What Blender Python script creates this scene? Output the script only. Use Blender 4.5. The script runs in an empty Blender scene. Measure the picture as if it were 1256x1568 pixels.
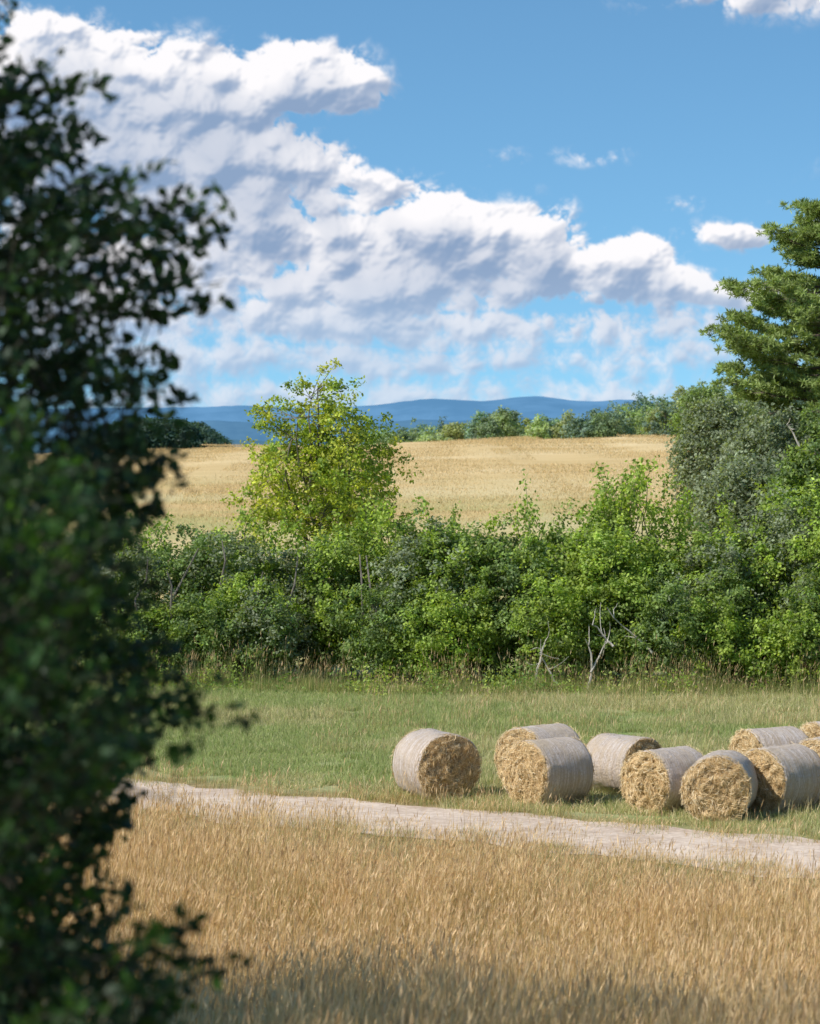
import bpy, math, numpy as np
from mathutils import Vector
R = np.random.default_rng(7)
F=4448.0; CZ=6.8; HY=690.0; CX=628.0
scene=bpy.context.scene
scene.view_settings.view_transform='Standard'
scene.view_settings.look='None'
scene.view_settings.exposure=0
def W(px,py,D):
    return ((px-CX)/F*D, D, CZ+(HY-py)/F*D)

# ---------------------------------------------------------------- terrain
def terr(x,y):
    x=np.asarray(x,float); y=np.asarray(y,float)
    k=1.2
    a=(5.2-0.17*y)
    bank=np.where(a>8,a,np.log1p(np.exp(np.clip(a/k*3,-40,40)))*k/3)
    zr=7.45+0.022*np.clip(x,-120,120)+0.25*np.sin(x*0.045+1)+0.06*np.sin(x*0.31)+0.04*np.sin(x*0.83+2)
    t=np.clip((y-90)/215,0,1)
    up=zr*(t*1.22-0.22*t**3.0)/1.0
    s=np.clip((y-305)/250,0,1); s=s*s*(3-2*s)
    up=up*(1-s)-12*s
    und=0.05*np.sin(x*0.5+y*0.21)*np.sin(y*0.33-x*0.13)*np.clip((y-30)/10,0,1)*np.clip(1-(y-80)/20,0,1)
    return bank+up+und

# ---------------------------------------------------------------- mesh helpers
class MB:
    def __init__(s): s.V=[];s.C=[];s.F={};s.n=0
    def add(s,V,faces,col,mat=0):
        V=np.asarray(V,float).reshape(-1,3); col=np.asarray(col,float)
        if col.ndim==1: col=np.tile(col,(len(V),1))
        s.V.append(V); s.C.append(col)
        f=np.asarray(faces,int)+s.n
        s.F.setdefault((f.shape[1],mat),[]).append(f); s.n+=len(V)
    def mesh(s,name,mats,smooth=()):
        V=np.concatenate(s.V).astype(np.float32); C=np.concatenate(s.C)
        me=bpy.data.meshes.new(name)
        L=[];T=[];MI=[];SM=[]
        for (k,m),fs in s.F.items():
            f=np.concatenate(fs); L.append(f.ravel()); T.append(np.full(len(f),k)); MI.append(np.full(len(f),m)); SM.append(np.full(len(f),m in smooth))
        L=np.concatenate(L).astype(np.int32);T=np.concatenate(T).astype(np.int32);MI=np.concatenate(MI).astype(np.int32);SM=np.concatenate(SM)
        st=np.concatenate([[0],np.cumsum(T)[:-1]]).astype(np.int32)
        me.vertices.add(len(V)); me.vertices.foreach_set('co',V.ravel())
        me.loops.add(len(L)); me.loops.foreach_set('vertex_index',L)
        me.polygons.add(len(T)); me.polygons.foreach_set('loop_start',st); me.polygons.foreach_set('loop_total',T)
        me.polygons.foreach_set('material_index',MI); me.polygons.foreach_set('use_smooth',SM)
        a=me.attributes.new('col','FLOAT_COLOR','POINT')
        a.data.foreach_set('color',np.concatenate([C,np.ones((len(C),1))],1).astype(np.float32).ravel())
        for m in mats: me.materials.append(m)
        me.update(calc_edges=True)
        return me
    def obj(s,name,mats,smooth=(),parent=None,loc=(0,0,0)):
        o=bpy.data.objects.new(name,s.mesh(name,mats,smooth)); scene.collection.objects.link(o)
        o.location=loc
        if parent: o.parent=parent
        return o
def empty(name,loc=(0,0,0)):
    o=bpy.data.objects.new(name,None); scene.collection.objects.link(o); o.location=loc; o.empty_display_size=0.3; return o
def nrm(v): return v/np.maximum(np.linalg.norm(v,axis=-1,keepdims=True),1e-9)
def leaves(mb,c,L,Wd,col,out=None,bias=0.6,axis=None,hexa=False,mat=0,var=0.25,rng=R):
    n=len(c)
    N=rng.normal(size=(n,3))
    N=nrm(N)
    b=np.array([0,0,0.7])
    N=N+b*bias
    if out is not None: N=N+nrm(out)*bias
    N=nrm(N)
    u=rng.normal(size=(n,3)) if axis is None else axis+rng.normal(size=(n,3))*0.5
    u=u-N*np.sum(u*N,1,keepdims=True); u=nrm(u); v=np.cross(N,u)
    sc=rng.uniform(0.7,1.25,(n,1)); l=L*sc; w=Wd*sc*0.5
    col=np.asarray(col,float)
    if col.ndim==1: col=np.tile(col,(n,1))
    cc=col*(1+rng.normal(size=(n,1))*var).clip(0.4,1.8)
    if hexa:
        P=np.stack([c,c+u*l*.3+v*w-N*w*.3,c+u*l*.68+v*w*.8-N*w*.3,c+u*l-N*w*.5,c+u*l*.68-v*w*.8-N*w*.3,c+u*l*.3-v*w-N*w*.3],1); k=6
    else:
        P=np.stack([c,c+u*l*.5+v*w,c+u*l,c+u*l*.5-v*w],1); k=4
    mb.add(P.reshape(-1,3),np.arange(n*k).reshape(n,k),np.repeat(cc,k,0),mat)
def tube(mb,pts,rad,col,mat=1,sides=5):
    pts=np.asarray(pts,float); k=len(pts); rad=np.asarray(rad,float)
    d=np.gradient(pts,axis=0); d=nrm(d)
    ref=np.array([0.31,0.2,1.0]) if abs(d[0,2])<0.9 else np.array([1.0,0.1,0])
    a=nrm(np.cross(d,ref)); b=np.cross(d,a)
    th=np.linspace(0,2*np.pi,sides,endpoint=False)
    V=pts[:,None,:]+rad[:,None,None]*(a[:,None,:]*np.cos(th)[None,:,None]+b[:,None,:]*np.sin(th)[None,:,None])
    i=np.arange(k-1)[:,None]*sides; j=np.arange(sides)[None,:]; j2=(j+1)%sides
    f=np.stack([i+j,i+j2,i+sides+j2,i+sides+j],-1).reshape(-1,4)
    mb.add(V.reshape(-1,3),f,col,mat)
def curve(a,b,n=6,sag=0.0,wob=0.05,rng=R):
    a=np.asarray(a,float);b=np.asarray(b,float)
    t=np.linspace(0,1,n)[:,None]; p=a+(b-a)*t
    L=np.linalg.norm(b-a)
    off=rng.normal(size=3)*wob*L; p=p+off*np.sin(t*np.pi)
    p[:,2]+=sag*L*np.sin(t[:,0]*np.pi)
    p[1:-1]+=rng.normal(size=(n-2,3))*wob*L*0.25
    return p

# ---------------------------------------------------------------- materials
def newmat(name):
    m=bpy.data.materials.new(name); m.use_nodes=True
    nt=m.node_tree; nt.nodes.clear(); return m,nt
class G:
    def __init__(s,nt): s.nt=nt
    def n(s,t,**k):
        o=s.nt.nodes.new(t)
        for a,b in k.items(): setattr(o,a,b)
        return o
    def put(s,sock,v):
        if hasattr(v,'node'): s.nt.links.new(v,sock)
        elif v is not None:
            if sock.type=='RGBA' and len(v)==3: v=(*v,1)
            sock.default_value=v
    def m(s,op,a,b=None,c=None,clamp=False):
        o=s.n('ShaderNodeMath',operation=op,use_clamp=clamp)
        s.put(o.inputs[0],a)
        if b is not None: s.put(o.inputs[1],b)
        if c is not None: s.put(o.inputs[2],c)
        return o.outputs[0]
    def v(s,op,a,b=None):
        o=s.n('ShaderNodeVectorMath',operation=op); s.put(o.inputs[0],a)
        if b is not None: s.put(o.inputs[1],b)
        return o.outputs[0]
    def mix(s,f,a,b,bt='MIX'):
        o=s.n('ShaderNodeMix',data_type='RGBA',blend_type=bt); s.put(o.inputs[0],f); s.put(o.inputs[6],a); s.put(o.inputs[7],b); return o.outputs[2]
    def noise(s,vec,scale,detail=4,rough=0.55,col=False):
        o=s.n('ShaderNodeTexNoise'); s.put(o.inputs['Vector'],vec); o.inputs['Scale'].default_value=scale; o.inputs['Detail'].default_value=detail; o.inputs['Roughness'].default_value=rough
        return o.outputs[1 if col else 0]
    def ss(s,x,a,b,lo=0.0,hi=1.0):
        o=s.n('ShaderNodeMapRange',interpolation_type='SMOOTHSTEP'); s.put(o.inputs[0],x); s.put(o.inputs[1],a); s.put(o.inputs[2],b); o.inputs[3].default_value=lo;o.inputs[4].default_value=hi; return o.outputs[0]
    def scale(s,vec,sc):
        return s.v('MULTIPLY',vec,sc)

def leafmat(name,trans=0.35,rough=0.5,spec=0.3,tcol=(1.25,1.35,0.5)):
    m,nt=newmat(name); g=G(nt)
    at=g.n('ShaderNodeAttribute',attribute_name='col')
    p=g.n('ShaderNodeBsdfPrincipled'); g.put(p.inputs['Base Color'],at.outputs[0]); p.inputs['Roughness'].default_value=rough
    p.inputs['Specular IOR Level'].default_value=spec
    t=g.n('ShaderNodeBsdfTranslucent'); g.put(t.inputs[0],g.mix(1.0,at.outputs[0],tcol,'MULTIPLY'))
    mx=g.n('ShaderNodeMixShader'); mx.inputs[0].default_value=trans
    nt.links.new(p.outputs[0],mx.inputs[1]); nt.links.new(t.outputs[0],mx.inputs[2])
    o=g.n('ShaderNodeOutputMaterial'); nt.links.new(mx.outputs[0],o.inputs[0]); return m
def barkmat(name):
    m,nt=newmat(name); g=G(nt)
    at=g.n('ShaderNodeAttribute',attribute_name='col')
    geo=g.n('ShaderNodeNewGeometry')
    nz=g.noise(g.scale(geo.outputs[0],(6,6,1.5)),2.0,5)
    c=g.mix(g.ss(nz,0.35,0.65),g.mix(1.0,at.outputs[0],(0.55,0.55,0.55),'MULTIPLY'),at.outputs[0])
    p=g.n('ShaderNodeBsdfPrincipled'); g.put(p.inputs['Base Color'],c); p.inputs['Roughness'].default_value=0.9
    b=g.n('ShaderNodeBump'); b.inputs['Strength'].default_value=0.5; b.inputs['Distance'].default_value=0.02; g.put(b.inputs['Height'],nz); nt.links.new(b.outputs[0],p.inputs['Normal'])
    o=g.n('ShaderNodeOutputMaterial'); nt.links.new(p.outputs[0],o.inputs[0]); return m
LEAF=leafmat('leaf_foliage',0.42,0.5,0.3,(1.4,1.4,0.5)); NEEDLE=leafmat('pine_needles',0.25,0.6); GRASS=leafmat('grass_blades',0.33,0.6,0.2,(1.15,1.08,0.8)); BARK=barkmat('bark')
STRAW=leafmat('straw',0.15,0.7,0.2,(1.1,1,0.8))

# ground
TRK=(53.2,-0.80)
def ground_mat():
    m,nt=newmat('meadow_soil_and_grass'); g=G(nt)
    geo=g.n('ShaderNodeNewGeometry'); P=geo.outputs[0]
    sep=g.n('ShaderNodeSeparateXYZ'); nt.links.new(P,sep.inputs[0]); y=sep.outputs[1]; x=sep.outputs[0]
    n1=g.noise(P,0.35,5); n2=g.noise(P,3.0,6,0.65); n3=g.noise(g.scale(P,(0.02,0.05,0)),1.0,6,0.6); n4=g.noise(P,12,4,0.7)
    near=g.mix(g.ss(n2,0.35,0.65),(0.30,0.22,0.10),(0.45,0.35,0.18))
    green=g.mix(g.ss(n2,0.3,0.7),(0.22,0.29,0.09),(0.33,0.39,0.15))
    green=g.mix(g.ss(n1,0.42,0.62),green,(0.44,0.43,0.21))
    field=g.mix(g.ss(n3,0.35,0.65),(0.66,0.47,0.22),(0.76,0.57,0.30))
    nb=g.noise(g.scale(P,(0.05,0.10,0)),1.0,7,0.7)
    low=g.m('MULTIPLY',g.ss(g.m('ADD',y,g.m('MULTIPLY',x,0.5)),150,225,1.0,0.0),g.ss(nb,0.35,0.55))
    field=g.mix(g.m('MULTIPLY',low,0.75),field,(0.40,0.40,0.15))
    field=g.mix(g.m('MULTIPLY',g.ss(g.noise(g.scale(P,(0.15,0.35,0)),1.0,9,0.8),0.45,0.65),0.3),field,(0.56,0.40,0.18))
    patch=g.ss(g.noise(g.scale(P,(0.035,0.05,0)),1.0,4,0.6),0.45,0.65)
    field=g.mix(g.m('MULTIPLY',patch,0.4),field,(0.80,0.64,0.38))
    yy=g.m('ADD',y,g.m('MULTIPLY',g.m('SUBTRACT',n1,0.5),5.0))
    yt=g.m('ADD',yy,g.m('MULTIPLY',x,-TRK[1]))
    c=g.mix(g.ss(yt,55.0,58.0),near,green)
    c=g.mix(g.ss(yy,84,100),c,field)
    c=g.mix(g.ss(y,330,420),c,(0.05,0.09,0.03))
    c=g.mix(g.m('MULTIPLY',g.ss(n4,0.4,0.7),g.ss(y,90,140,0.35,0.1)),c,g.mix(1.0,c,(0.5,0.5,0.5),'MULTIPLY'))
    p=g.n('ShaderNodeBsdfPrincipled'); g.put(p.inputs['Base Color'],c); p.inputs['Roughness'].default_value=1.0; p.inputs['Specular IOR Level'].default_value=0.05
    b=g.n('ShaderNodeBump'); b.inputs['Strength'].default_value=0.8; b.inputs['Distance'].default_value=0.06; g.put(b.inputs['Height'],g.m('ADD',n2,n4)); nt.links.new(b.outputs[0],p.inputs['Normal'])
    o=g.n('ShaderNodeOutputMaterial'); nt.links.new(p.outputs[0],o.inputs[0]); return m
def simple_mat(name,c1,c2,sc,bump=0.02,rough=0.95):
    m,nt=newmat(name); g=G(nt); geo=g.n('ShaderNodeNewGeometry'); P=geo.outputs[0]
    n1=g.noise(P,sc,7,0.7); n2=g.noise(P,sc*0.12,4)
    c=g.mix(g.ss(g.m('ADD',g.m('MULTIPLY',n1,0.6),g.m('MULTIPLY',n2,0.4)),0.38,0.62),c1,c2)
    p=g.n('ShaderNodeBsdfPrincipled'); g.put(p.inputs['Base Color'],c); p.inputs['Roughness'].default_value=rough; p.inputs['Specular IOR Level'].default_value=0.1
    b=g.n('ShaderNodeBump'); b.inputs['Strength'].default_value=0.7; b.inputs['Distance'].default_value=bump; g.put(b.inputs['Height'],n1); nt.links.new(b.outputs[0],p.inputs['Normal'])
    o=g.n('ShaderNodeOutputMaterial'); nt.links.new(p.outputs[0],o.inputs[0]); return m

xs=np.concatenate([-np.geomspace(6000,40,30),np.linspace(-38,38,115),np.geomspace(40,6000,30)])
ys=np.concatenate([-np.geomspace(300,6,10),np.linspace(-4,100,140),np.linspace(103,420,90),np.geomspace(430,9000,30)])
X,Y=np.meshgrid(xs,ys); Z=terr(X,Y)
nx=len(xs);ny=len(ys); i=np.arange(ny-1)[:,None]*nx; j=np.arange(nx-1)[None,:]
f=np.stack([i+j,i+j+1,i+nx+j+1,i+nx+j],-1).reshape(-1,4)
mb=MB(); mb.add(np.stack([X,Y,Z],-1).reshape(-1,3),f,(0.3,0.3,0.1)); mb.obj('ground',[ground_mat()],smooth=(0,))

# gravel track
def track_y(x): return TRK[0]+TRK[1]*x+0.25*np.sin(x*0.35)
def track_d(x,y): return (y-track_y(x))*0.78
mb=MB()
tx=np.linspace(-40,40,320); yc=track_y(tx)
wv=np.linspace(-1,1,9); V=[]
rg=np.random.default_rng(3)
jit=np.convolve(rg.normal(size=340),np.ones(5)/5,'same')[:320]*0.5; jit2=np.convolve(rg.normal(size=340),np.ones(5)/5,'same')[:320]*0.5
HWT=1.9
for k in range(320):
    for w in wv:
        hw=HWT+(jit[k] if w>0 else jit2[k])*abs(w)
        px_=tx[k]+w*hw*0.62; py_=yc[k]+w*hw*0.785
        V.append((px_,py_,float(terr(px_,py_))+0.012+0.02*(1-w*w)-0.02*math.exp(-((abs(w)-0.5)/0.15)**2)))
i=np.arange(319)[:,None]*9; j=np.arange(8)[None,:]
mb.add(V,np.stack([i+j,i+9+j,i+9+j+1,i+j+1],-1).reshape(-1,4),(1,1,1)); mb.obj('dirt_track',[simple_mat('pale_dusty_gravel',(0.50,0.37,0.27),(0.74,0.60,0.48),6.0,0.04)],smooth=(0,))

# ---------------------------------------------------------------- grass
def blades(mb,base,h,w,cb,ct,lean=0.3,wind=(0.15,0.0),K=4,rng=R,tipw=0.15):
    n=len(base); th=rng.uniform(0,2*np.pi,n)
    ld=np.stack([np.cos(th),np.sin(th),0*th],1)*(rng.random((n,1))*lean)+np.array([wind[0],wind[1],0])
    fa=rng.uniform(0,2*np.pi,n); v=np.stack([np.cos(fa),np.sin(fa),0*fa],1)
    t=np.linspace(0,1,K)[None,:,None]
    h=h[:,None,None]; P=base[:,None,:]+np.array([0,0,1.0])*t*h+ld[:,None,:]*t**2*h
    P[:,:,2]-= (np.linalg.norm(ld,axis=1)[:,None]**2*0.35)*(t[:,:,0]**2)*h[:,:,0]
    ww=w[:,None,None]*(1-(1-tipw)*t)*0.5
    A=P+v[:,None,:]*ww; B=P-v[:,None,:]*ww
    V=np.stack([A,B],2).reshape(n,K*2,3)
    br=(1+rng.normal(size=(n,1,1))*0.2).clip(0.5,1.5)
    col=(cb[:,None,:]*(1-t)+ct[:,None,:]*t)*br; col=np.repeat(col,2,1)
    i=np.arange(n)[:,None]*K*2; j=np.arange(K-1)[None,:]*2
    f=np.stack([i+j,i+j+1,i+j+3,i+j+2],-1).reshape(-1,4)
    mb.add(V.reshape(-1,3),f,col.reshape(-1,3))
    return P[:,-1],nrm(P[:,-1]-P[:,-2])
def pick(rng,n,cols,p=None):
    cols=np.array(cols); return cols[rng.choice(len(cols),n,p=p)]
def heads(mb,tip,d,L,w,col,rng):
    n=len(tip)
    for a in range(2):
        s=rng.normal(size=(n,3)); s=nrm(s-d*np.sum(s*d,1,keepdims=True))
        l=L[:,None]; ww=w[:,None]/2
        P=np.stack([tip-d*l*0.1,tip+d*l*.35+s*ww,tip+d*l,tip+d*l*.35-s*ww],1)
        mb.add(P.reshape(-1,3),np.arange(n*4).reshape(n,4),np.repeat(col,4,0))
GOLD=[(0.74,0.53,0.24),(0.86,0.66,0.35),(0.62,0.43,0.19),(0.80,0.64,0.35)]
HEAD=[(0.78,0.58,0.32),(0.90,0.71,0.44),(0.60,0.42,0.24),(0.84,0.66,0.42)]
def tall_patch(seed,size,nst,nlf,hm=0.85,hs=0.13,green=0.35,headp=0.8,gcol=None):
    rng=np.random.default_rng(seed); mb=MB()
    b=np.zeros((nst,3)); b[:,:2]=rng.uniform(-size/2,size/2,(nst,2))
    cl=np.sin(b[:,0]*3+seed)*np.sin(b[:,1]*4+seed*2)*0.10
    h=(rng.normal(hm,hs,nst)+cl).clip(0.2,1.6)
    gold=pick(rng,nst,gcol or GOLD)
    tip,d=blades(mb,b,h,np.full(nst,0.0065),gold*0.65,gold,0.28,(0.05,0.01),4,rng,0.4)
    k=rng.random(nst)<headp
    hc=pick(rng,nst,HEAD)
    heads(mb,tip[k],nrm(d[k]+np.array([0.06,0,0.05])+rng.normal(size=(k.sum(),3))*0.16),rng.uniform(0.07,0.19,k.sum()),rng.uniform(0.008,0.019,k.sum()),hc[k],rng)
    b=np.zeros((nlf,3)); b[:,:2]=rng.uniform(-size/2,size/2,(nlf,2))
    g=rng.random((nlf,1))<green
    c=np.where(g,pick(rng,nlf,[(0.26,0.34,0.09),(0.38,0.44,0.14)]),pick(rng,nlf,[(0.62,0.45,0.19),(0.74,0.57,0.28)]))
    blades(mb,b,rng.uniform(0.25,0.65,nlf)*hm/0.85,np.full(nlf,0.009),c*0.7,c,0.7,(0.08,0),4,rng)
    return mb.mesh('tall_grass_patch',[GRASS])
def short_patch(seed,size,n,h0,cols,ps,tallf=0.03,w=0.013,name='short_grass_patch'):
    rng=np.random.default_rng(seed); mb=MB()
    b=np.zeros((n,3)); b[:,:2]=rng.uniform(-size/2,size/2,(n,2))
    c=pick(rng,n,cols,ps)
    h=rng.uniform(0.5,1.3,n)*h0; tl=rng.random(n)<tallf; h[tl]*=2.2
    blades(mb,b,h,np.full(n,w),c*0.8,c,0.9,(0.05,0),3,rng)
    return mb.mesh(name,[GRASS])
def inst(parent,me,x,y,rot=0,sc=(1,1,1)):
    o=bpy.data.objects.new(me.name,me); scene.collection.objects.link(o); o.parent=parent
    z=float(terr(x,y)); e=0.5
    sx=(float(terr(x+e,y))-float(terr(x-e,y)))/(2*e); sy=(float(terr(x,y+e))-float(terr(x,y-e)))/(2*e)
    o.location=(x,y,z-0.01); o.rotation_euler=(math.atan(sy),-math.atan(sx),rot) if rot==0 else (0,0,rot); o.scale=sc; return o

tg=empty('tall_dry_grass'); rg=np.random.default_rng(11)
TP=[tall_patch(100+k,1.6,600,320) for k in range(8)]
TL=[tall_patch(200+k,1.6,130,360,0.42,0.14,0.35) for k in range(4)]
TG=[tall_patch(250+k,1.6,380,600,0.8,0.14,0.75,0.8) for k in range(3)]
for y in np.arange(21.5,58,1.42):
    for x in np.arange(-16,16,1.42):
        if abs(x)>3+y*0.155: continue
        xx=x+rg.normal()*0.15; yy=y+rg.normal()*0.15
        edge=44.4-0.78*xx+0.8*math.sin(xx*1.3)
        r=rg.normal()*0.06
        if yy<edge:
            green=(0.5+0.5*math.sin(xx*0.9+1.2)*math.sin(yy*0.7))*(1.5 if xx>0 and yy<39 else 0.35)
            me=TG[rg.integers(3)] if rg.random()<green*0.55 else TP[rg.integers(8)]
            inst(tg,me,xx,yy,r,(1,1,rg.uniform(0.78,1.18)))
        elif track_d(xx,yy)<-2.2:
            inst(tg,TL[rg.integers(4)],xx,yy,r,(1,1,rg.uniform(0.5,1.0)))
SG=[short_patch(300+k,2.4,5200,0.13,[(0.30,0.39,0.11),(0.38,0.46,0.16),(0.52,0.52,0.24),(0.66,0.60,0.33)],[.32,.33,.22,.13]) for k in range(4)]
SD=[short_patch(320+k,2.4,4800,0.13,[(0.32,0.39,0.12),(0.44,0.47,0.19),(0.64,0.56,0.29),(0.76,0.66,0.39)],[.2,.25,.3,.25],0.06) for k in range(4)]
mg=empty('meadow_grass')
for y in np.arange(43,86,2.1):
    for x in np.arange(-17,19,2.1):
        if abs(x)>2.5+y*0.165: continue
        xx=x+rg.normal()*0.2; yy=y+rg.normal()*0.2
        td=float(track_d(xx,yy))
        if td<2.9: continue
        dry=(0.5+0.5*math.sin(xx*0.45+0.6)*math.cos(yy*0.3))*(0.5 if xx<1.5 else 1.1)
        if td<4.8: dry+=0.35
        me=SD[rg.integers(4)] if rg.random()<dry else SG[rg.integers(4)]
        inst(mg,me,xx,yy,rg.uniform(0.05,6.2),(1,1,rg.uniform(0.7,1.2)))
wd=empty('meadow_weeds')
FR=[tall_patch(400+k,0.8,30,80,0.30,0.12,0.55,0.5) for k in range(3)]
for k in range(280):
    x=rg.uniform(-13,13); s=rg.choice([-1,1]); t=rg.normal()*0.35+s*(HWT+0.0)
    if k>240: t=rg.normal()*0.25
    y=float(track_y(x))+t/0.785
    inst(wd,FR[rg.integers(3)],x,y,rg.uniform(-.2,.2)+0.01,(1,1,rg.uniform(0.25,1.2) if k<=240 else 0.3))
WG=[(0.36,0.40,0.15),(0.48,0.44,0.20),(0.42,0.29,0.17),(0.28,0.34,0.11)]
WE=[tall_patch(420+k,1.3,70,260,0.62,0.2,0.8,0.5,WG) for k in range(4)]
for k in range(75):
    x=rg.uniform(-16,17); y=81.6-0.12*x+rg.normal()*0.6
    inst(wd,WE[rg.integers(4)],x,y,rg.uniform(-.2,.2)+0.01,(1,1,rg.uniform(0.6,1.5)))
for k in range(80):
    x=rg.uniform(-2,15); y=rg.uniform(64,79)
    inst(wd,FR[rg.integers(3)],x,y,rg.uniform(-.2,.2)+0.01,(1,1,rg.uniform(0.7,1.5)))
hg=empty('hillside_grass')
HT=[short_patch(500+k,16,3600,0.12,[(0.72,0.53,0.27),(0.78,0.60,0.33),(0.66,0.49,0.24),(0.56,0.49,0.22)],[.4,.38,.15,.07],0.05,0.04,'hillside_grass_patch') for k in range(4)]
for y in np.arange(160,312,12):
    for x in np.arange(-62,62,13):
        if abs(x)>8+y*0.16: continue
        inst(hg,HT[rg.integers(4)],x+rg.normal()*2,y+rg.normal()*2,0)

# ---------------------------------------------------------------- hay bales
def wrapmat():
    m,nt=newmat('net_wrap'); g=G(nt)
    tc=g.n('ShaderNodeTexCoord'); P=tc.outputs['Object']
    oi=g.n('ShaderNodeObjectInfo'); P2=g.v('ADD',P,g.scale(oi.outputs['Location'],(0.37,0.71,0.13)))
    b1=g.noise(g.scale(P2,(1.5,45,1.5)),1.0,5,0.7); b2=g.noise(g.scale(P2,(0.8,9,0.8)),1.0,3); n=g.noise(P2,25,4,0.7); n3=g.noise(P2,2.2,3,0.6)
    c=g.mix(g.ss(b1,0.4,0.62),(0.58,0.46,0.37),(0.84,0.75,0.70))
    c=g.mix(g.m('MULTIPLY',g.ss(b2,0.45,0.65),0.5),c,(0.68,0.53,0.37))
    c=g.mix(g.m('MULTIPLY',g.ss(n,0.44,0.66),0.6),c,(0.52,0.38,0.23))
    c=g.mix(g.m('MULTIPLY',g.ss(n3,0.45,0.7),0.45),c,(0.66,0.50,0.32))
    p=g.n('ShaderNodeBsdfPrincipled'); g.put(p.inputs['Base Color'],c); p.inputs['Roughness'].default_value=0.75
    b=g.n('ShaderNodeBump'); b.inputs['Strength'].default_value=1.0; b.inputs['Distance'].default_value=0.05; g.put(b.inputs['Height'],g.m('ADD',b1,n)); nt.links.new(b.outputs[0],p.inputs['Normal'])
    o=g.n('ShaderNodeOutputMaterial'); nt.links.new(p.outputs[0],o.inputs[0]); return m
def hayface():
    m,nt=newmat('packed_hay'); g=G(nt)
    tc=g.n('ShaderNodeTexCoord'); P=tc.outputs['Object']
    n=g.noise(P,30,6,0.8); n2=g.noise(P,5,4,0.6)
    c=g.mix(g.ss(n,0.35,0.65),(0.40,0.26,0.11),(0.78,0.59,0.33)); c=g.mix(g.m('MULTIPLY',g.ss(n2,0.45,0.7),0.4),c,(0.36,0.23,0.10))
    p=g.n('ShaderNodeBsdfPrincipled'); g.put(p.inputs['Base Color'],c); p.inputs['Roughness'].default_value=0.95
    b=g.n('ShaderNodeBump'); b.inputs['Strength'].default_value=1.0; b.inputs['Distance'].default_value=0.04; g.put(b.inputs['Height'],n); nt.links.new(b.outputs[0],p.inputs['Normal'])
    o=g.n('ShaderNodeOutputMaterial'); nt.links.new(p.outputs[0],o.inputs[0]); return m
WRAP=wrapmat(); HAY=hayface()
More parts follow.
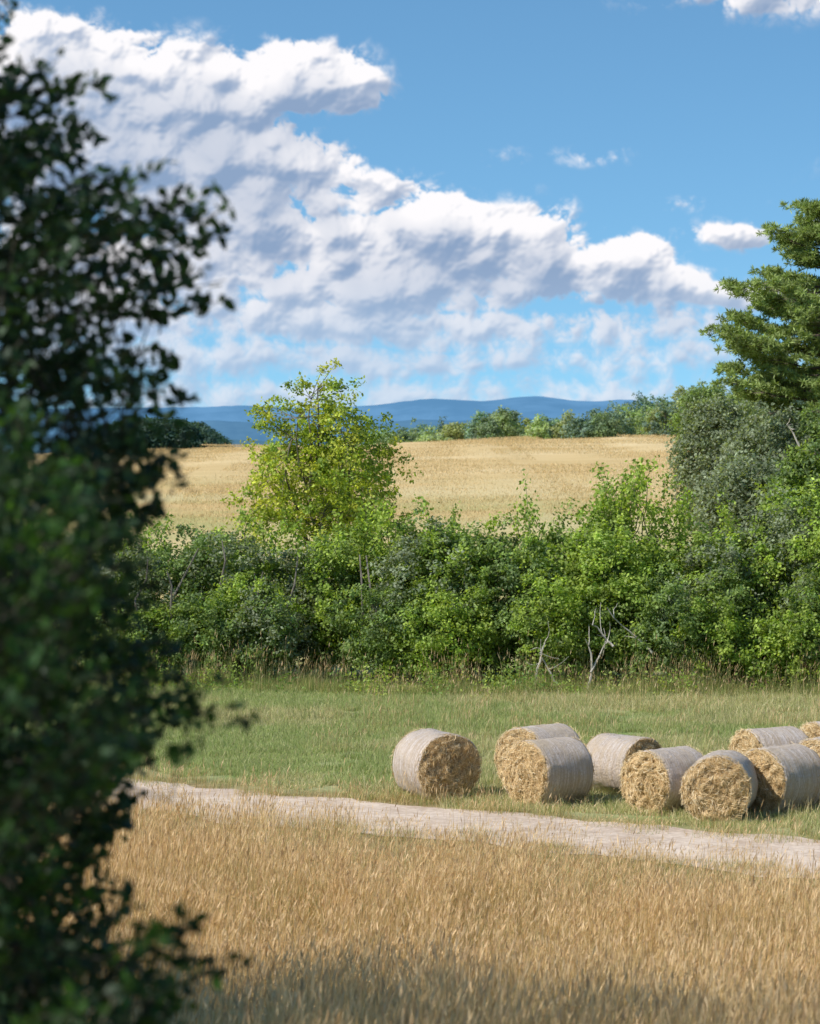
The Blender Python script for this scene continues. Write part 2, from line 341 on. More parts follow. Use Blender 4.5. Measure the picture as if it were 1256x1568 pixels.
def bale(px,D,theta,seed,Rr=0.67,L=1.2):
    rng=np.random.default_rng(seed); mb=MB()
    na=84
    ph=rng.uniform(0,6.28,14); am=rng.uniform(0.8,1.3)
    def shape(r,th,yy):
        k=1+0.016*np.sin(2*th+ph[0])+0.014*np.sin(3*th+ph[1])+0.010*np.sin(5*th+yy*3+ph[2])+0.007*np.sin(11*th+yy*5+ph[7])
        x=r*k*np.cos(th)*1.02; z=r*k*np.sin(th)
        z=np.where(z<-0.9*Rr,-0.9*Rr+(z+0.9*Rr)*0.25,z)
        return x,z
    def depth(s,a):
        cx=s*np.cos(a); cz=s*np.sin(a)
        lump=np.sin(cx*7+ph[4]+1.5*np.sin(cz*5+ph[5]))*np.sin(cz*8+ph[6]+1.3*np.sin(cx*6+ph[10]))
        fine=np.sin(cx*17+ph[11]+2*np.sin(cz*9))*np.sin(cz*15+ph[12]+2*np.sin(cx*11))
        sp=np.sin(s*30+a*1.0+1.4*np.sin(2*a+ph[8])+ph[3])
        return 0.07*(1-s**2)+am*(0.014*sp+0.045*lump+0.024*fine)*np.clip((1-s)*7,0,1)
    th=np.linspace(0,2*np.pi,na,endpoint=False)
    prof=[(-L/2+0.0,0.945),(-L/2+0.015,0.972),(-L/2+0.05,0.992)]+[(t,1.0) for t in np.linspace(-L/2+0.1,L/2-0.1,14)]+[(L/2-0.05,0.992),(L/2-0.015,0.972),(L/2,0.945)]
    V=[]
    for (yy,s) in prof:
        rr=Rr*(s+rng.normal()*0.004)+rng.normal(size=na)*0.003
        x,z=shape(rr,th,yy); V.append(np.stack([x,np.full(na,yy)+0.012*np.sin(3*th+ph[9])+rng.normal(size=na)*0.003,z],1))
    V=np.concatenate(V); k=len(prof)
    i=np.arange(k-1)[:,None]*na; j=np.arange(na)[None,:]; j2=(j+1)%na
    mb.add(V,np.stack([i+j,i+na+j,i+na+j2,i+j2],-1).reshape(-1,4),(1,1,1),0)
    for sgn in (-1,1):
        rings=np.linspace(0.945,0.02,26)
        V=[]
        for q,s in enumerate(rings):
            x,z=shape(Rr*s,th,sgn)
            bulge=depth(s,th)+rng.normal(size=na)*0.008
            if q==0: bulge=0*bulge
            V.append(np.stack([x,np.full(na,sgn*L/2)+0.012*np.sin(3*th+ph[9])*(s>0.9)+sgn*bulge,z],1))
        V=np.concatenate(V); k=len(rings)
        i=np.arange(k-1)[:,None]*na
        f=np.stack([i+j,i+j2,i+na+j2,i+na+j],-1).reshape(-1,4)
        if sgn<0: f=f[:,::-1]
        f=f[:,::-1]
        mb.add(V,f,(1,1,1),1)
        mb.add(V[-na:],np.arange(na)[None,:],(1,1,1),1)
        n=3600 if sgn<0 else 900
        s=np.sqrt(rng.random(n))*0.95; r=s*Rr; a=rng.uniform(0,2*np.pi,n)
        x,z=shape(r,a,sgn)
        lift=rng.uniform(-0.01,0.016,n)+(rng.random(n)<0.08)*rng.uniform(0.0,0.06,n)
        c=np.stack([x,sgn*(L/2+depth(s,a)+lift),z],1)
        swirl=a+np.pi/2+0.8*np.sin(3*a+r*9+ph[6])+rng.normal(size=n)*0.6
        u=np.stack([np.cos(swirl),sgn*np.abs(rng.normal(size=n))*0.3,np.sin(swirl)],1); u=nrm(u)
        l=rng.uniform(0.04,0.15,(n,1)); w=rng.uniform(0.004,0.011,(n,1))
        v=nrm(np.cross(u,np.array([0,1.0,0])+rng.normal(size=(n,3))*0.5))
        bend=v*l*rng.normal(size=(n,1))*0.2+np.array([0,sgn*0.008,0])
        mid=c+bend; A=c-u*l/2; B=c+u*l/2
        P=np.stack([A-v*w/2,A+v*w/2,mid-v*w/2,mid+v*w/2,B-v*w/3,B+v*w/3],1).reshape(-1,3)
        col=pick(rng,n,[(0.78,0.58,0.31),(0.88,0.69,0.41),(0.60,0.41,0.19),(0.42,0.28,0.12),(0.92,0.80,0.56)],[.28,.25,.22,.16,.09])
        b=np.arange(n)[:,None]*6
        f=np.concatenate([b+np.array([[0,1,3,2]]),b+np.array([[2,3,5,4]])])
        mb.add(P,f,np.repeat(col,6,0),2)
    n=420; sg=rng.choice([-1,1],n); a=rng.uniform(0,2*np.pi,n); x,z=shape(Rr*0.985,a,0); c=np.stack([x,sg*(L/2-0.01),z],1)
    u=nrm(np.stack([-np.sin(a)+rng.normal(size=n)*.5,sg*rng.uniform(0.1,0.9,n),np.cos(a)+rng.normal(size=n)*.5],1)); l=rng.uniform(.04,.12,(n,1)); v=nrm(np.cross(u,rng.normal(size=(n,3))))*0.005
    P=np.stack([c-v,c+v,c+u*l+v*.4,c+u*l-v*.4],1).reshape(-1,3); mb.add(P,np.arange(n*4).reshape(n,4),(0.76,0.60,0.36),2)
    X=(px-CX)/F*D
    o=mb.obj('round_hay_bale',[WRAP,HAY,STRAW],smooth=(0,1))
    o.location=(X,D,float(terr(X,D))+0.9*Rr+0.01); o.rotation_euler=(0,rng.normal()*0.03,math.radians(theta)); return o
for k,(px,D,t,r_) in enumerate([(668,56.8,25,.685),(840,56.0,-50,.655),(828,58.2,-46,.68),(955,57.6,40,.61),(1022,55.2,-48,.62),(1104,53.9,-13,.645),(1195,54.9,-47,.65),(1183,57.9,-62,.66),(1275,56.6,-42,.63),(1281,59.2,-55,.66),(1335,55.4,-30,.65)]):
    bale(px,D,t,900+k,r_)
for (px,D) in [(668,56.0),(690,56.1),(835,55.2),(870,55.5),(960,56.8),(1015,54.5),(1100,53.2),(1130,53.3),(1200,54.0),(1240,54.2)]:
    inst(wd,FR[rg.integers(3)],(px-CX)/F*D,D,rg.uniform(-.2,.2)+0.01,(1,0.6,0.5))

# ---------------------------------------------------------------- trees
def lobes(rng,n=7):
    K=rng.normal(size=(n,3))*2.6; ph=rng.uniform(0,6.28,n)
    return lambda d: np.sum(np.sin(d@K.T+ph),1)/n
def crown_pts(rng,c,r,n,inner=0.45,amp=0.45,lob=None,zmin=None):
    d=nrm(rng.normal(size=(n,3))); 
    lob=lob or lobes(rng)
    rad=(inner+(1-inner)*rng.random(n)**0.6)*(1+amp*lob(d))
    p=c+d*rad[:,None]*r
    return p
def fill_shrub(mb,rng,c,r,ncl,nleaf,cs,lsz,pal,amp=0.45,inner=0.5,bias=0.8,zfloor=None,var=0.22,flat=0.8):
    c=np.array(c,float); r=np.array(r,float)
    P=crown_pts(rng,c,r,ncl,inner,amp)
    if zfloor is not None: P=P[P[:,2]>zfloor]
    n=len(P)
    pc=pick(rng,n,pal)*(1+rng.normal(size=(n,1))*0.18)
    s=cs*rng.uniform(0.6,1.3,(n,1))
    Q=np.repeat(P,nleaf,0)+nrm(rng.normal(size=(n*nleaf,3)))*np.repeat(s,nleaf,0)*rng.random((n*nleaf,1))**0.5*np.array([1,1,flat])
    out=np.repeat((P-c)/r,nleaf,0)*0.5+(Q-np.repeat(P,nleaf,0))/cs*0.8
    leaves(mb,Q,lsz,lsz*0.6,np.repeat(pc,nleaf,0),out,bias,var=var,rng=rng)
    return P
def broad_tree(name,base,c,r,nlimb,ntw,nleaf,cs,lsz,pal,seed,tr=0.16,amp=0.5,inner=0.3,bcol=(0.16,0.13,0.10),bias=0.7,mb=None,trunk_top=0.85):
    rng=np.random.default_rng(seed); own=mb is None; mb=mb or MB()
    base=np.array(base,float); c=np.array(c,float); r=np.array(r,float)
    top=c+np.array([0,0,r[2]*trunk_top]); tp=curve(base,top,9,0,0.03,rng)
    tube(mb,tp,np.linspace(tr,tr*0.15,9),bcol,1,8)
    lob=lobes(rng)
    T=crown_pts(rng,c,r*0.7,nlimb,0.7,amp,lob); LP=[tp[3:]]
    for t in T:
        k=np.clip((t[2]-base[2])/(top[2]-base[2])*0.65,0.2,0.85)*8
        s=tp[int(k)]
        q=curve(s,t,6,0.06,0.06,rng); tube(mb,q,np.linspace(tr*0.42,tr*0.1,6),bcol,1,5); LP.append(q[2:])
    LP=np.concatenate(LP)
    P=crown_pts(rng,c,r,ntw,inner,amp,lob)
    for t in P[:min(len(P),260)]:
        s=LP[np.argmin(np.sum((LP-t)**2,1))]; tube(mb,curve(s,t,4,0.05,0.05,rng),np.linspace(tr*0.12,tr*0.05,4),bcol,1,3)
    n=len(P); pc=pick(rng,n,pal)*(1+rng.normal(size=(n,1))*0.14)
    s=cs*rng.uniform(0.6,1.3,(n,1))
    Q=np.repeat(P,nleaf,0)+nrm(rng.normal(size=(n*nleaf,3)))*np.repeat(s,nleaf,0)*rng.random((n*nleaf,1))**0.5*np.array([1,1,0.75])
    out=np.repeat((P-c)/r,nleaf,0)*0.5+(Q-np.repeat(P,nleaf,0))/cs*0.8
    leaves(mb,Q,lsz,lsz*0.6,np.repeat(pc,nleaf,0),out,bias,rng=rng)
    if own: return mb.obj(name,[LEAF,BARK])
    return mb
k_=2.1
def sc_(P,k): return [tuple(a*k for a in c) for c in P]
GR=sc_([(0.085,0.122,0.038),(0.105,0.147,0.047),(0.07,0.10,0.038),(0.13,0.175,0.052)],k_)
GB=sc_([(0.13,0.18,0.034),(0.17,0.215,0.042),(0.115,0.155,0.036)],k_*1.05)
GS=sc_([(0.12,0.14,0.088),(0.095,0.115,0.068),(0.14,0.16,0.104)],k_)
GY=sc_([(0.24,0.27,0.035),(0.19,0.235,0.033),(0.28,0.29,0.05),(0.13,0.18,0.033)],1.8)
X0=(484-CX)/F*94
broad_tree('young_ash_tree',(X0,94,float(terr(X0,94))),(X0+0.05,94,5.95),(2.55,2.3,3.35),18,560,44,0.34,0.13,GY,21,0.13,0.55,0.2,(0.2,0.17,0.13),0.6)
x1=(548-CX)/F*98
broad_tree('young_oak_tree',(x1,98,0.3),(x1,98,5.4),(1.1,1.2,2.6),9,140,34,0.34,0.13,GR,22,0.09)

# hedgerow
rng=np.random.default_rng(31); mb=MB()
tx=[-200,100,200,300,380,470,560,640,720,800,860,920,980,1040,1100,1160,1210,1256,1500]
ty=[800,808,808,800,812,822,802,792,806,806,796,790,785,800,805,790,762,732,700]
for k in range(66):
    px=rng.uniform(-60,1400); D=rng.uniform(84.5,88)-0.003*(px-600)
    if k<34: px=-60+k*43+rng.normal()*8; D=86.5-0.003*(px-600)+rng.normal()*0.5
    top=np.interp(px,tx,ty)+rng.uniform(-6,26); Xc=(px-CX)/F*D; zt=CZ+(HY-top)/F*D
    w=rng.uniform(1.2,2.1)
    pal=[GR,GS,GR,GB][rng.integers(4)] if px<800 else [GR,GB,GB,GS][rng.integers(4)]
    fill_shrub(mb,rng,(Xc,D,zt*0.52),(w,1.5,zt*0.5),150,48,0.30,0.12,pal,0.34,0.55,0.75,0.15)
for k in range(44):
    px=rng.uniform(-50,1350); D=83.8-0.003*(px-600)+rng.normal()*0.4; Xc=(px-CX)/F*D; zt=rng.uniform(2.0,3.6)
    pal=[GR,GS,GR,GB][rng.integers(4)]
    fill_shrub(mb,rng,(Xc,D,zt*0.57),(rng.uniform(0.8,1.4),0.9,zt*0.46),72,42,0.27,0.11,pal,0.45,0.5,0.75,0.35)
for k in range(40):
    px=rng.uniform(0,1300); D=84.5+rng.uniform(0,1.5); Xc=(px-CX)/F*D
    tube(mb,curve((Xc,D,0),(Xc+rng.normal()*0.8,D+rng.normal()*0.5,rng.uniform(2.5,4.2)),6,0,0.08,rng),np.linspace(0.06,0.02,6),(0.22,0.19,0.16),1,5)
for k in range(56):
    px=rng.uniform(150,1256) if k<36 else rng.normal(965,38); D=86+rng.uniform(-1.5,1)
    top=np.interp(px,tx,ty); Xc=(px-CX)/F*D; zt=CZ+(HY-top)/F*D
    hh=rng.uniform(0.2,0.6) if k<36 else rng.uniform(0.6,1.6)
    q=curve((Xc,D,zt-0.8),(Xc+rng.normal()*0.55,D+rng.normal()*0.3,zt+hh),8,0.05,0.1,rng); tube(mb,q,np.linspace(0.02,0.006,8),(0.15,0.16,0.08),1,3)
    Q=np.repeat(q[2:],20,0)+rng.normal(size=(len(q[2:])*20,3))*0.12
    leaves(mb,Q,0.13,0.08,GB[rng.integers(3)],None,0.5,rng=rng)
mb.obj('hedgerow',[LEAF,BARK])
mb=MB(); rng=np.random.default_rng(5); gc=(0.6,0.55,0.48)
for (a,b,c_) in [((820,1050),(835,985),(840,975)),((850,1045),(832,1010),(826,1000)),((900,1055),(902,990),(897,978)),((905,1030),(925,990),(930,985)),((940,990),(915,960),(905,955)),((1000,1000),(955,960),(930,930)),((1075,1075),(1060,1030),(1068,1005)),((1225,690),(1205,650),(1210,640))]:
    D=81.6 if a[1]>800 else 112; p=[W(*a,D),W(*b,D),W(*c_,D-0.2)]
    q=np.concatenate([curve(p[0],p[1],6,0,0.05,rng),curve(p[1],p[2],3,0,0.05,rng)[1:]]); tube(mb,q,np.linspace(0.04,0.012,len(q)),gc,0,5)
    for s in range(3):
        t=q[rng.integers(2,len(q))]; tube(mb,curve(t,t+rng.normal(size=3)*0.3+np.array([0,0,0.3]),5,0,0.1,rng),np.linspace(0.016,0.005,5),gc,0,4)
mb.obj('dead_branches',[BARK])
mb=MB(); rng=np.random.default_rng(55)
for k in range(90):
    px=rng.uniform(200,1300) if k>30 else rng.choice([720,790,840,1070,1180,600,320])+rng.normal()*35; D=rng.uniform(79.6,82.5); Xc=(px-CX)/F*D; z0=float(terr(Xc,D))
    h=rng.uniform(0.3,0.9); n=int(110*h)
    Q=np.stack([Xc+rng.normal(size=n)*0.25,D+rng.normal(size=n)*0.2,z0+rng.random(n)*h],1)
    leaves(mb,Q,0.11,0.05,[(0.30,0.40,0.09),(0.40,0.46,0.12),(0.20,0.31,0.08)][rng.integers(3)],None,0.5,rng=rng)
mb.obj('leafy_weeds',[LEAF])

def sh(name,pxc,pyt,pyb,wpx,D,pal,seed,ncl=420,nleaf=46,cs=0.45,lsz=0.16,amp=0.35):
    x,_,zt=W(pxc,pyt,D); zb=max(W(pxc,pyb,D)[2],float(terr(x,D))); r=wpx/F*D; zc=(zt+zb)/2; rz=(zt-zb)/2
    return broad_tree(name,(x,D,float(terr(x,D))),(x,D,zc),(r,r*0.9,rz),14,ncl,nleaf,cs,lsz,pal,seed,0.16,amp,0.5)
sh('willow_tree',1105,608,850,72,122,GS,141,560,amp=0.25)
sh('hawthorn_tree',1185,612,870,85,118,GS,142,620,amp=0.3)
sh('hawthorn_tree',1275,610,870,95,119,GR,143,640,amp=0.3)
sh('maple_tree',1150,700,880,85,104,GS,144,420,amp=0.3)
sh('maple_tree',1250,675,900,80,98,GB+GR,145,520,46,0.40,0.15)
sh('maple_tree',1080,592,700,50,150,GR,146,240)
def pine(name,px,D,ztop,seed,lmax=6.3):
    rng=np.random.default_rng(seed); mb=MB(); X=(px-CX)/F*D; z0=float(terr(X,D))
    tp=curve((X,D,z0),(X+0.2,D,ztop),14,0,0.008,rng); tube(mb,tp,np.linspace(0.34,0.03,14),(0.13,0.10,0.085),1,8)
    z=ztop-0.3; cs=[];cd=[];cc=[]
    while z>z0+3.0:
        t=(ztop-z)/(ztop-z0)
        Lw=min(lmax,1.6+10.5*t)*rng.uniform(0.82,1.1)
        if t>0.6: Lw=lmax*rng.uniform(0.8,1)
        a0=rng.uniform(0,6.28)
        for b in range(7):
            a=a0+b*0.898+rng.normal()*0.2; L=Lw*rng.uniform(0.65,1.12); rise=0.30-0.30*t
            zz=z+rng.normal()*0.15
            tip=np.array([X+math.cos(a)*L,D+math.sin(a)*L,zz+rise*L]); s=np.array([X,D,zz])
            q=curve(s,tip,8,-0.08,0.02,rng); tube(mb,q,np.linspace(0.06,0.012,8),(0.14,0.11,0.09),1,4)
            nt_=int(7+L*6)
            for k in range(nt_):
                u=rng.uniform(0.25,1.0)**0.75; p=q[min(7,int(u*7))]*(1-(u*7)%1)+q[min(7,int(u*7)+1)]*((u*7)%1)
                side=rng.choice([-1,1])*(1.05-u*0.6)*L*0.36*rng.random()**0.6; pd=np.array([-math.sin(a),math.cos(a),0])
                e=p+pd*side+np.array([math.cos(a),math.sin(a),0])*abs(side)*0.5+np.array([0,0,0.03+0.16*rng.random()])
                if abs(side)>0.25: tube(mb,np.array([p,(p+e)/2-[0,0,.03],e]),[0.015,0.01,0.006],(0.14,0.11,0.09),1,3)
                for g_ in range(3):
                    cs.append(e+rng.normal(size=3)*np.array([0.24,0.24,0.08])); cd.append((math.cos(a),math.sin(a),0.9)); cc.append(rng.uniform(0.75,1.3))
        z-=rng.uniform(0.6,1.0)
    cs=np.array(cs);cd=np.array(cd);cc=np.array(cc); m_=24; n=len(cs)
    Q=np.repeat(cs,m_,0); A=np.repeat(cd,m_,0)*0.6+rng.normal(size=(n*m_,3))*np.array([1,1,0.5]); 
    col=np.repeat(cc,m_)[:,None]*np.array([0.27,0.34,0.11])
    leaves(mb,Q,0.27,0.05,col,A,0.5,axis=A*2,rng=rng,var=0.2)
    return mb.obj(name,[NEEDLE,BARK])
pine('white_pine_tree',1278,130,17.6,61,6.0)
pine('white_pine_tree',1420,138,19.0,62,6.5)

# distant tree line beyond the ridge
mb=MB(); rng=np.random.default_rng(71)
tx2=[560,600,640,680,720,745,775,800,825,850,900,935,965,1000,1030,1060,1100,1180,1300]
ty2=[668,655,652,645,646,629,624,650,638,634,632,624,612,606,598,588,585,588,600]
for k in range(110):
    px=575+k*6.2+rng.normal()*5; D=rng.uniform(322,372); top=np.interp(px,tx2,ty2)+rng.uniform(-5,26)
    x,_,zt=W(px,top,D); zb=float(terr(x,D))-1; rz=(zt-zb)/2
    fac=rng.uniform(0.8,1.3); pal=(np.array([(0.22,0.30,0.12),(0.30,0.37,0.14),(0.16,0.23,0.14),(0.34,0.37,0.13)])*fac+np.array([0.02,0.03,0.06]))[[rng.integers(4)]]  # constant blue offset paints distance haze into the leaf colours
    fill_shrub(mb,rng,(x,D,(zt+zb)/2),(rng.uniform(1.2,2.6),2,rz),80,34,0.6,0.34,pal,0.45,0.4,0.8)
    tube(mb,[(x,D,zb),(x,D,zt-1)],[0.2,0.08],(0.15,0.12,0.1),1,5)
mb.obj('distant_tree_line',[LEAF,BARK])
mb=MB(); rng=np.random.default_rng(72)
D=640
for k in range(240):
    u=rng.uniform(-1,1); px=240+u*102; env=math.sqrt(max(0,1-abs(u)**2.4)); top=694-50*env*rng.uniform(0.85,1.02)
    Dk=D+rng.uniform(-25,45); x,_,zt=W(px,top,Dk)
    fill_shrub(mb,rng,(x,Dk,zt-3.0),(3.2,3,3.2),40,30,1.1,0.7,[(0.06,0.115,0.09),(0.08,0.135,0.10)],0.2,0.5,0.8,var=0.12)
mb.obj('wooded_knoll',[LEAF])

# distant hills
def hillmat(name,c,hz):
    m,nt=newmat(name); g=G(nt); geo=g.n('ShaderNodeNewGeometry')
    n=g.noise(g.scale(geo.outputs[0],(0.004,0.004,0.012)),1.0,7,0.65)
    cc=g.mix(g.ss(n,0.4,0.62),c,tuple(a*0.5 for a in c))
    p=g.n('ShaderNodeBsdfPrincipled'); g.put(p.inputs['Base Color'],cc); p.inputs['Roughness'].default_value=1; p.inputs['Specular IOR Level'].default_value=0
    g.put(p.inputs['Emission Color'],hz); p.inputs['Emission Strength'].default_value=1.0  # aerial haze painted as a blue glow on the hills
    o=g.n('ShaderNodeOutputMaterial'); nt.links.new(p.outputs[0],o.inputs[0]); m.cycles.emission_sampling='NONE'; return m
def hills(name,D,px,py,mat,depth,seed):
    rng=np.random.default_rng(seed); n=420; xs_=np.linspace(-1500,2900,n); top=np.interp(xs_,px,py)
    k=np.hanning(13); k/=k.sum(); top=np.convolve(np.pad(top,6,'edge'),k,'valid')
    top=top+0.5*np.convolve(rng.normal(size=n+8),np.ones(9)/3,'valid')[:n]
    Zt=CZ+(HY-top)/F*D; Xx=(xs_-CX)/F*D; rows=14; V=[]
    for r in range(rows):
        t=r/(rows-1); prof=1-abs(2*t-1)**1.4
        Yy=D-depth+2*depth*t+60*np.sin(Xx*0.003+r)
        z=-60+(Zt+60)*prof+ (rng.normal(size=n)*4*prof*(1-prof)*4)
        V.append(np.stack([Xx,Yy,z],1))
    i=np.arange(rows-1)[:,None]*n; j=np.arange(n-1)[None,:]
    mb=MB(); mb.add(np.concatenate(V),np.stack([i+j,i+j+1,i+n+j+1,i+n+j],-1).reshape(-1,4),(1,1,1)); mb.obj(name,[mat],smooth=(0,))
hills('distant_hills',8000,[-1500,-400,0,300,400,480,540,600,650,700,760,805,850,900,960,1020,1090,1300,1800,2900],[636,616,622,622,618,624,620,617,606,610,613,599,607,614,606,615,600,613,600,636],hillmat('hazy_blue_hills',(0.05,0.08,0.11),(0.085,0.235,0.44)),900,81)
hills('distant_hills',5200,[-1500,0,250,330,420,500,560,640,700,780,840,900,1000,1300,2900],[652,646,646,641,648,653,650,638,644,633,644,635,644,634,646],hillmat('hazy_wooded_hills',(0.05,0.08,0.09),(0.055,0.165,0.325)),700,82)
hills('distant_hills',3000,[-1500,0,250,330,420,600,2900],[672,670,668,669,674,670,674],hillmat('hazy_wooded_valley',(0.05,0.08,0.08),(0.04,0.12,0.22)),400,83)

# ---------------------------------------------------------------- near tree on the left
def near_tree(name,Yc,edge_y,edge_x,xmin,ntw,nl,pal,seed,base,ztop,dep=1.3,lsz=0.062,gap=0.15,zb=None):
    rng=np.random.default_rng(seed); mb=MB()
    ez=CZ+(HY-np.array(edge_y,float))/F*Yc; ex=(np.array(edge_x,float)-CX)/F*Yc
    o=np.argsort(ez); ez=ez[o]; ex=ex[o]
    base=np.array([base[0],base[1],float(terr(*base))]); zb=base[2]+0.3 if zb is None else zb
    top=np.array([base[0]+0.3,base[1],ztop]); tp=curve(base,top,12,0,0.02,rng); tube(mb,tp,np.linspace(0.13,0.02,12),(0.07,0.06,0.05),1,10)
    n=ntw*6; z=rng.uniform(zb,ztop,n); y=Yc+rng.uniform(-dep,dep,n); 
    E=np.interp(z,ez,ex)-0.28*((y-Yc)/dep)**2-0.08
    x=E-(E-xmin)*rng.random(n)**1.5
    nz=np.sin(x*5.1+z*3.3+1)*np.sin(z*6.1-x*2.2)*0.5+np.sin(x*11+z*9+y*4)*0.3
    keep=nz>-0.22-0.5*np.clip((E-x-0.35)/0.4,0,1.0)+0.15-gap*2
    x,y,z,E=x[keep][:ntw],y[keep][:ntw],z[keep][:ntw],E[keep][:ntw]
    P=np.stack([x,y,z],1)
    LP=[tp]
    for t in P[rng.choice(len(P),46,False)]:
        s=tp[int(np.clip((t[2]-0.9-base[2])/(ztop-base[2])*11,1,10))]; q=curve(s,t,8,0.05,0.05,rng); tube(mb,q,np.linspace(0.035,0.006,8),(0.07,0.06,0.05),1,5); LP.append(q[2:])
    LP=np.concatenate(LP)
    Q=[];A=[];C=[]
    for t in P:
        s=LP[np.argmin(np.sum((LP-t)**2,1))]
        d=nrm((t-np.array([base[0],Yc,t[2]-0.8]))+rng.normal(size=3)*0.5); Lt=rng.uniform(0.25,0.5)
        a=t-d*Lt*0.6
        if rng.random()<0.35: tube(mb,curve(s,a,4,0.03,0.06,rng),np.linspace(0.006,0.004,4),(0.08,0.07,0.05),1,3)
        q=curve(a,a+d*Lt,5,0.04,0.06,rng); tube(mb,q,np.linspace(0.004,0.002,5),(0.08,0.08,0.05),1,3)
        tt=rng.random(nl)*4; i0=np.minimum(tt.astype(int),3); pts=q[i0]+(q[i0+1]-q[i0])*(tt-i0)[:,None]
        Q.append(pts+rng.normal(size=(nl,3))*0.012); A.append(np.tile(d*0.9,(nl,1))+rng.normal(size=(nl,3))*0.9); C.append(np.tile(np.array(pal[rng.integers(len(pal))])*rng.uniform(0.8,1.2),(nl,1)))
    leaves(mb,np.concatenate(Q),lsz,lsz*0.58,np.concatenate(C),None,0.5,axis=np.concatenate(A),hexa=True,rng=rng)
    return mb.obj(name,[LEAF,BARK])
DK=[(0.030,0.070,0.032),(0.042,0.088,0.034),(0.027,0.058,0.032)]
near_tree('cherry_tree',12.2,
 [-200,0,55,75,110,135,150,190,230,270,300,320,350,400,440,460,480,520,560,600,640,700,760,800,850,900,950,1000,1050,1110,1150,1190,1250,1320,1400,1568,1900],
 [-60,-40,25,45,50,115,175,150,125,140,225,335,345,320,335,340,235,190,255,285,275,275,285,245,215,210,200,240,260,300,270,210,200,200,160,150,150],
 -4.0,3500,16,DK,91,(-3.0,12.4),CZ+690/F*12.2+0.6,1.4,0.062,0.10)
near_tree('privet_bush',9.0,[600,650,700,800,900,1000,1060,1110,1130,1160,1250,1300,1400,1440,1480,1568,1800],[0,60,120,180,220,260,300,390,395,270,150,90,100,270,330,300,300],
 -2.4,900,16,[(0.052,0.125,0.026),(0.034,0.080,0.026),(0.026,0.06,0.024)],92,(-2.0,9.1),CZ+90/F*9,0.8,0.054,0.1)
for k,(x,y,h) in enumerate([(-10.2,21.0,13.8),(-13.5,24.6,15.8),(-10.5,15.8,14),(-15.5,19.6,17.5)]):
    z0=float(terr(x,y)); broad_tree('maple_tree',(x,y,z0),(x,y,z0+h*0.62),(3.5,3.3,h*0.38),14,250,20,0.6,0.26,GR,95+k,0.2,0.35,0.3)

# ---------------------------------------------------------------- light
el=math.radians(43); sd=nrm(np.array([-0.91,-0.41,0])); sd=sd*math.cos(el)+np.array([0,0,math.sin(el)])
sl=bpy.data.lights.new('sun','SUN'); sl.energy=5.0; sl.angle=math.radians(0.53); sl.color=(1.0,0.95,0.86)
so=bpy.data.objects.new('sun',sl); scene.collection.objects.link(so); so.rotation_euler=Vector(sd).to_track_quat('Z','Y').to_euler(); so.location=(-30,-10,40)

# ---------------------------------------------------------------- clouds: far curved self-lit cumulus sheet, sun and shade baked into vertex colour
def perlin(x,y,seed):
    r=np.random.default_rng(seed); perm=r.permutation(512); ang=r.uniform(0,2*np.pi,512); gx=np.cos(ang);gy=np.sin(ang)
    xi=np.floor(x).astype(int); yi=np.floor(y).astype(int); xf=x-xi; yf=y-yi
    def gr(i,j,dx,dy):
        h=perm[(perm[i%512]+j)%512]; return gx[h]*dx+gy[h]*dy
    s=xf**3*(xf*(xf*6-15)+10); t=yf**3*(yf*(yf*6-15)+10)
    a=gr(xi,yi,xf,yf); b=gr(xi+1,yi,xf-1,yf); c=gr(xi,yi+1,xf,yf-1); d=gr(xi+1,yi+1,xf-1,yf-1)
    return (a+(b-a)*s)*(1-t)+(c+(d-c)*s)*t
def ssn(x,a,b): t=np.clip((x-a)/(b-a),0,1); return t*t*(3-2*t)
def blur(a,n):
    k=np.exp(-0.5*(np.arange(-3*n,3*n+1)/n)**2); k/=k.sum()
    for ax in (0,1): a=np.apply_along_axis(lambda r:np.convolve(np.pad(r,3*n,'edge'),k,'valid'),ax,a)
    return a
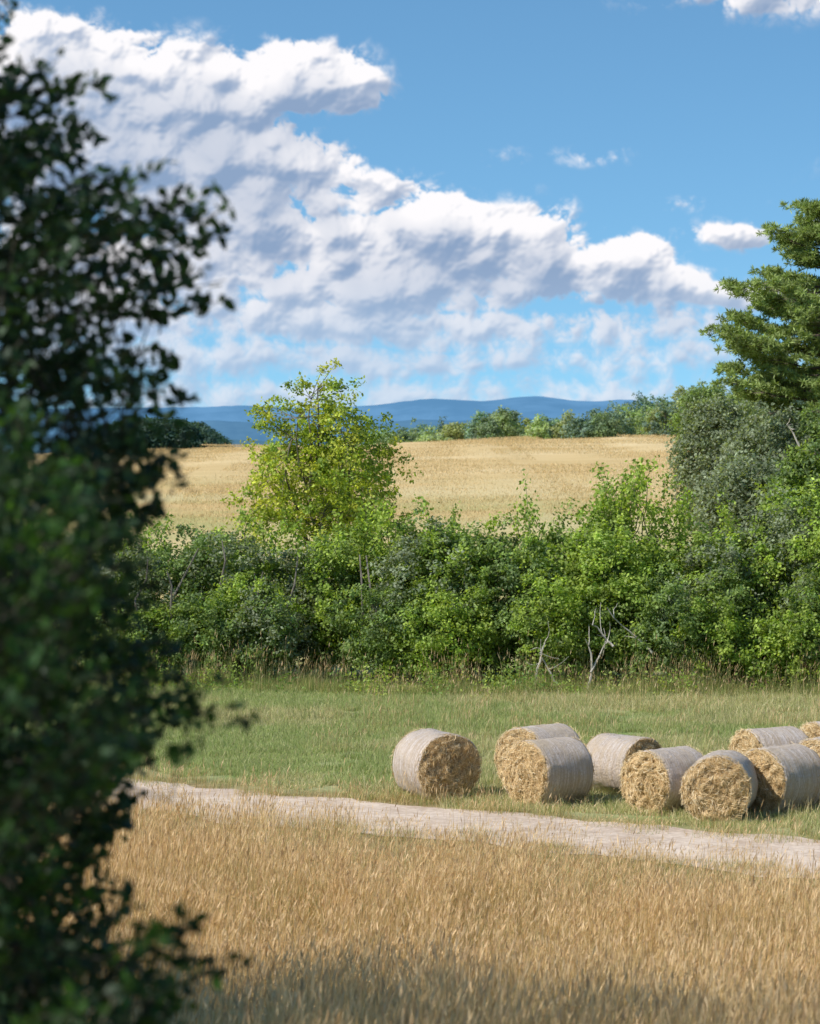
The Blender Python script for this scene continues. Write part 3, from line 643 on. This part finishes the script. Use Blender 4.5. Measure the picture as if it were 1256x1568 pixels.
def clouds():
    st=0.0015; u=np.arange(-0.35,1.62,st); v=np.arange(-0.32,0.70,st); U,V=np.meshgrid(u,v)
    wx=sum(perlin(U*f+.37,V*f+.21,10+k)*0.24/f**0.9 for k,f in enumerate((4,9,20,45)))
    wy=sum(perlin(U*f+.11,V*f+.73,20+k)*0.24/f**0.9 for k,f in enumerate((4,9,20,45)))
    u_=U+wx*0.4; v_=V+wy*0.35
    ell=[(.06,.13,.15,.09,1.2),(.17,.14,.12,.08,1.25),(.29,.16,.12,.08,1.25),(.38,.245,.12,.06,1.1),(.15,.24,.22,.08,1.05),(.48,.25,.08,.045,.9),
     (.47,.115,.09,.05,1.3),(.54,.135,.07,.035,1.0),(.27,.31,.14,.05,.85),(.60,.29,.08,.04,.7),(.40,.30,.14,.05,.7),
     (.67,.36,.09,.06,1.3),(.78,.375,.10,.06,1.15),(.56,.38,.12,.05,.95),(.45,.36,.12,.05,.85),(.62,.44,.20,.045,.95),(.86,.42,.09,.045,1.0),
     (.975,.40,.055,.035,1.35),(1.0,.45,.11,.035,.95),(1.13,.36,.08,.025,.75),
     (.28,.42,.16,.06,.85),(.25,.50,.16,.045,.85),(.5,.50,.24,.035,.9),(.85,.51,.30,.035,.9),(.6,.555,.7,.032,.85),(.1,.45,.2,.2,.6),(.7,.61,.9,.04,.9),(1.15,.46,.15,.03,.75),
     (1.22,-.02,.22,.06,.9),(.90,.24,.08,.02,.45),(.75,.235,.06,.02,.42),(1.05,.31,.05,.02,.42),
     (-.2,.2,.2,.15,1),(1.45,.35,.2,.1,.9),(.5,-.25,.3,.08,.9)]
    M=np.zeros_like(U)
    for (cu,cv,ru,rv,a) in ell:
        dv=(v_-cv); dv=np.where(dv>0,dv*1.1,dv)
        e=a*np.exp(-0.8*(((u_-cu)/ru)**2+(dv/rv)**2)); M=np.maximum(M,e)+0.16*np.minimum(M,e)
    bo=[a*np.abs(perlin(u_*f,v_*f*1.1,140+k)) for k,(f,a) in enumerate([(9,1),(19,.75),(40,.48),(84,.28),(170,.16)])]
    bl=sum(bo)
    fb=sum(a*perlin(u_*f,v_*f*1.2,60+k) for k,(f,a) in enumerate([(5,1),(11,.6),(23,.38),(48,.24),(100,.15),(210,.09)]))
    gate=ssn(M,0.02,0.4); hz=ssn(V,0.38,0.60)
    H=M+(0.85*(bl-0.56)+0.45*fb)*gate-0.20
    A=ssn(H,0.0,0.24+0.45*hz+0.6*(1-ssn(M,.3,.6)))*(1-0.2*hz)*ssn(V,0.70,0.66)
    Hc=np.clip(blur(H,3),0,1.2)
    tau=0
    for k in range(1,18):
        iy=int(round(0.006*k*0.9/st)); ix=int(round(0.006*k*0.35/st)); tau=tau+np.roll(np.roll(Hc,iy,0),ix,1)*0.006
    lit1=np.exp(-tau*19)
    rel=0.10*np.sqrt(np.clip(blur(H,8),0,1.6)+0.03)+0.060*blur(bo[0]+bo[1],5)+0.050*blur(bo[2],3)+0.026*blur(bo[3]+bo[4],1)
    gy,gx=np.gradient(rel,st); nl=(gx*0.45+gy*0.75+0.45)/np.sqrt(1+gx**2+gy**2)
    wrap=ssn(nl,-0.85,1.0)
    B=0.07+1.40*wrap*(0.30+0.70*lit1)-0.20*(1-lit1)+0.08*fb  # baked brightness: bright sun-facing tops, darker shaded bases
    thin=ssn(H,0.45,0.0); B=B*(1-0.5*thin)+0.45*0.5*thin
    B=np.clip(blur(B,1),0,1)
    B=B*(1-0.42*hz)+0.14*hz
    D0=14000.; az=(U-0.628)/4.448
    P=np.stack([np.sin(az)*D0,np.cos(az)*D0,CZ+(0.690-V)/4.448*D0],-1)
    ny,nx=U.shape; i=np.arange(ny-1)[:,None]*nx; j=np.arange(nx-1)[None,:]
    f=np.stack([i+j,i+nx+j,i+nx+j+1,i+j+1],-1).reshape(-1,4)
    keep=(A.ravel()[f].max(1)>0.004); f=f[keep]
    used=np.unique(f); mp=np.zeros(ny*nx,int); mp[used]=np.arange(len(used)); f=mp[f]
    C=np.stack([A,hz,B],-1).reshape(-1,3)[used]; return P.reshape(-1,3)[used],f,C
m,nt=newmat('cumulus_baked_light'); g=G(nt); at=g.n('ShaderNodeAttribute',attribute_name='col'); sp=g.n('ShaderNodeSeparateXYZ'); nt.links.new(at.outputs['Vector'],sp.inputs[0])
em=g.n('ShaderNodeEmission'); g.put(em.inputs[0],g.mix(sp.outputs[2],g.mix(sp.outputs[1],(0.27,0.38,0.57),(0.34,0.48,0.70)),(1.0,0.98,1.0)))  # emission runs from painted shade tone to painted sunlit white
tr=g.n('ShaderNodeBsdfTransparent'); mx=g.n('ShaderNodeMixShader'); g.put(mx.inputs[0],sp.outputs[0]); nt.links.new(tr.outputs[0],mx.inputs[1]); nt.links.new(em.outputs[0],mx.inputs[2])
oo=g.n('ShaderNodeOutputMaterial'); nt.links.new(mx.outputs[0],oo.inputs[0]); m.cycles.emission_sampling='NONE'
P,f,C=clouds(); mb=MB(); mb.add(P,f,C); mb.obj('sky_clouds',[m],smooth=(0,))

w=bpy.data.worlds.new('World'); scene.world=w; w.use_nodes=True; nt=w.node_tree; nt.nodes.clear(); g=G(nt)
tc=g.n('ShaderNodeTexCoord')
v1=g.v('NORMALIZE',g.v('ADD',g.scale(tc.outputs['Generated'],(1,1,1.5)),(0,0,0.11)))
sky=g.n('ShaderNodeTexSky',sky_type='NISHITA',sun_disc=False); sky.sun_elevation=el; sky.sun_rotation=math.atan2(sd[0],sd[1]); sky.dust_density=0.3; sky.ozone_density=2.0; sky.altitude=200
nt.links.new(v1,sky.inputs[0])
bg=g.n('ShaderNodeBackground'); g.put(bg.inputs[0],g.mix(1.0,sky.outputs[0],(0.72,1.05,1.12),'MULTIPLY')); bg.inputs[1].default_value=0.142
o=g.n('ShaderNodeOutputWorld'); nt.links.new(bg.outputs[0],o.inputs[0])

# ---------------------------------------------------------------- camera
cam=bpy.data.cameras.new('camera'); co=bpy.data.objects.new('camera',cam); scene.collection.objects.link(co)
cam.sensor_fit='HORIZONTAL'; cam.sensor_width=24; cam.lens=85; cam.clip_end=30000; cam.clip_start=0.1
co.location=(0,0,CZ); co.rotation_euler=(math.radians(90)-math.atan((784-HY)/F),0,0)
cam.dof.use_dof=True; cam.dof.focus_distance=62; cam.dof.aperture_fstop=2.4
scene.camera=co
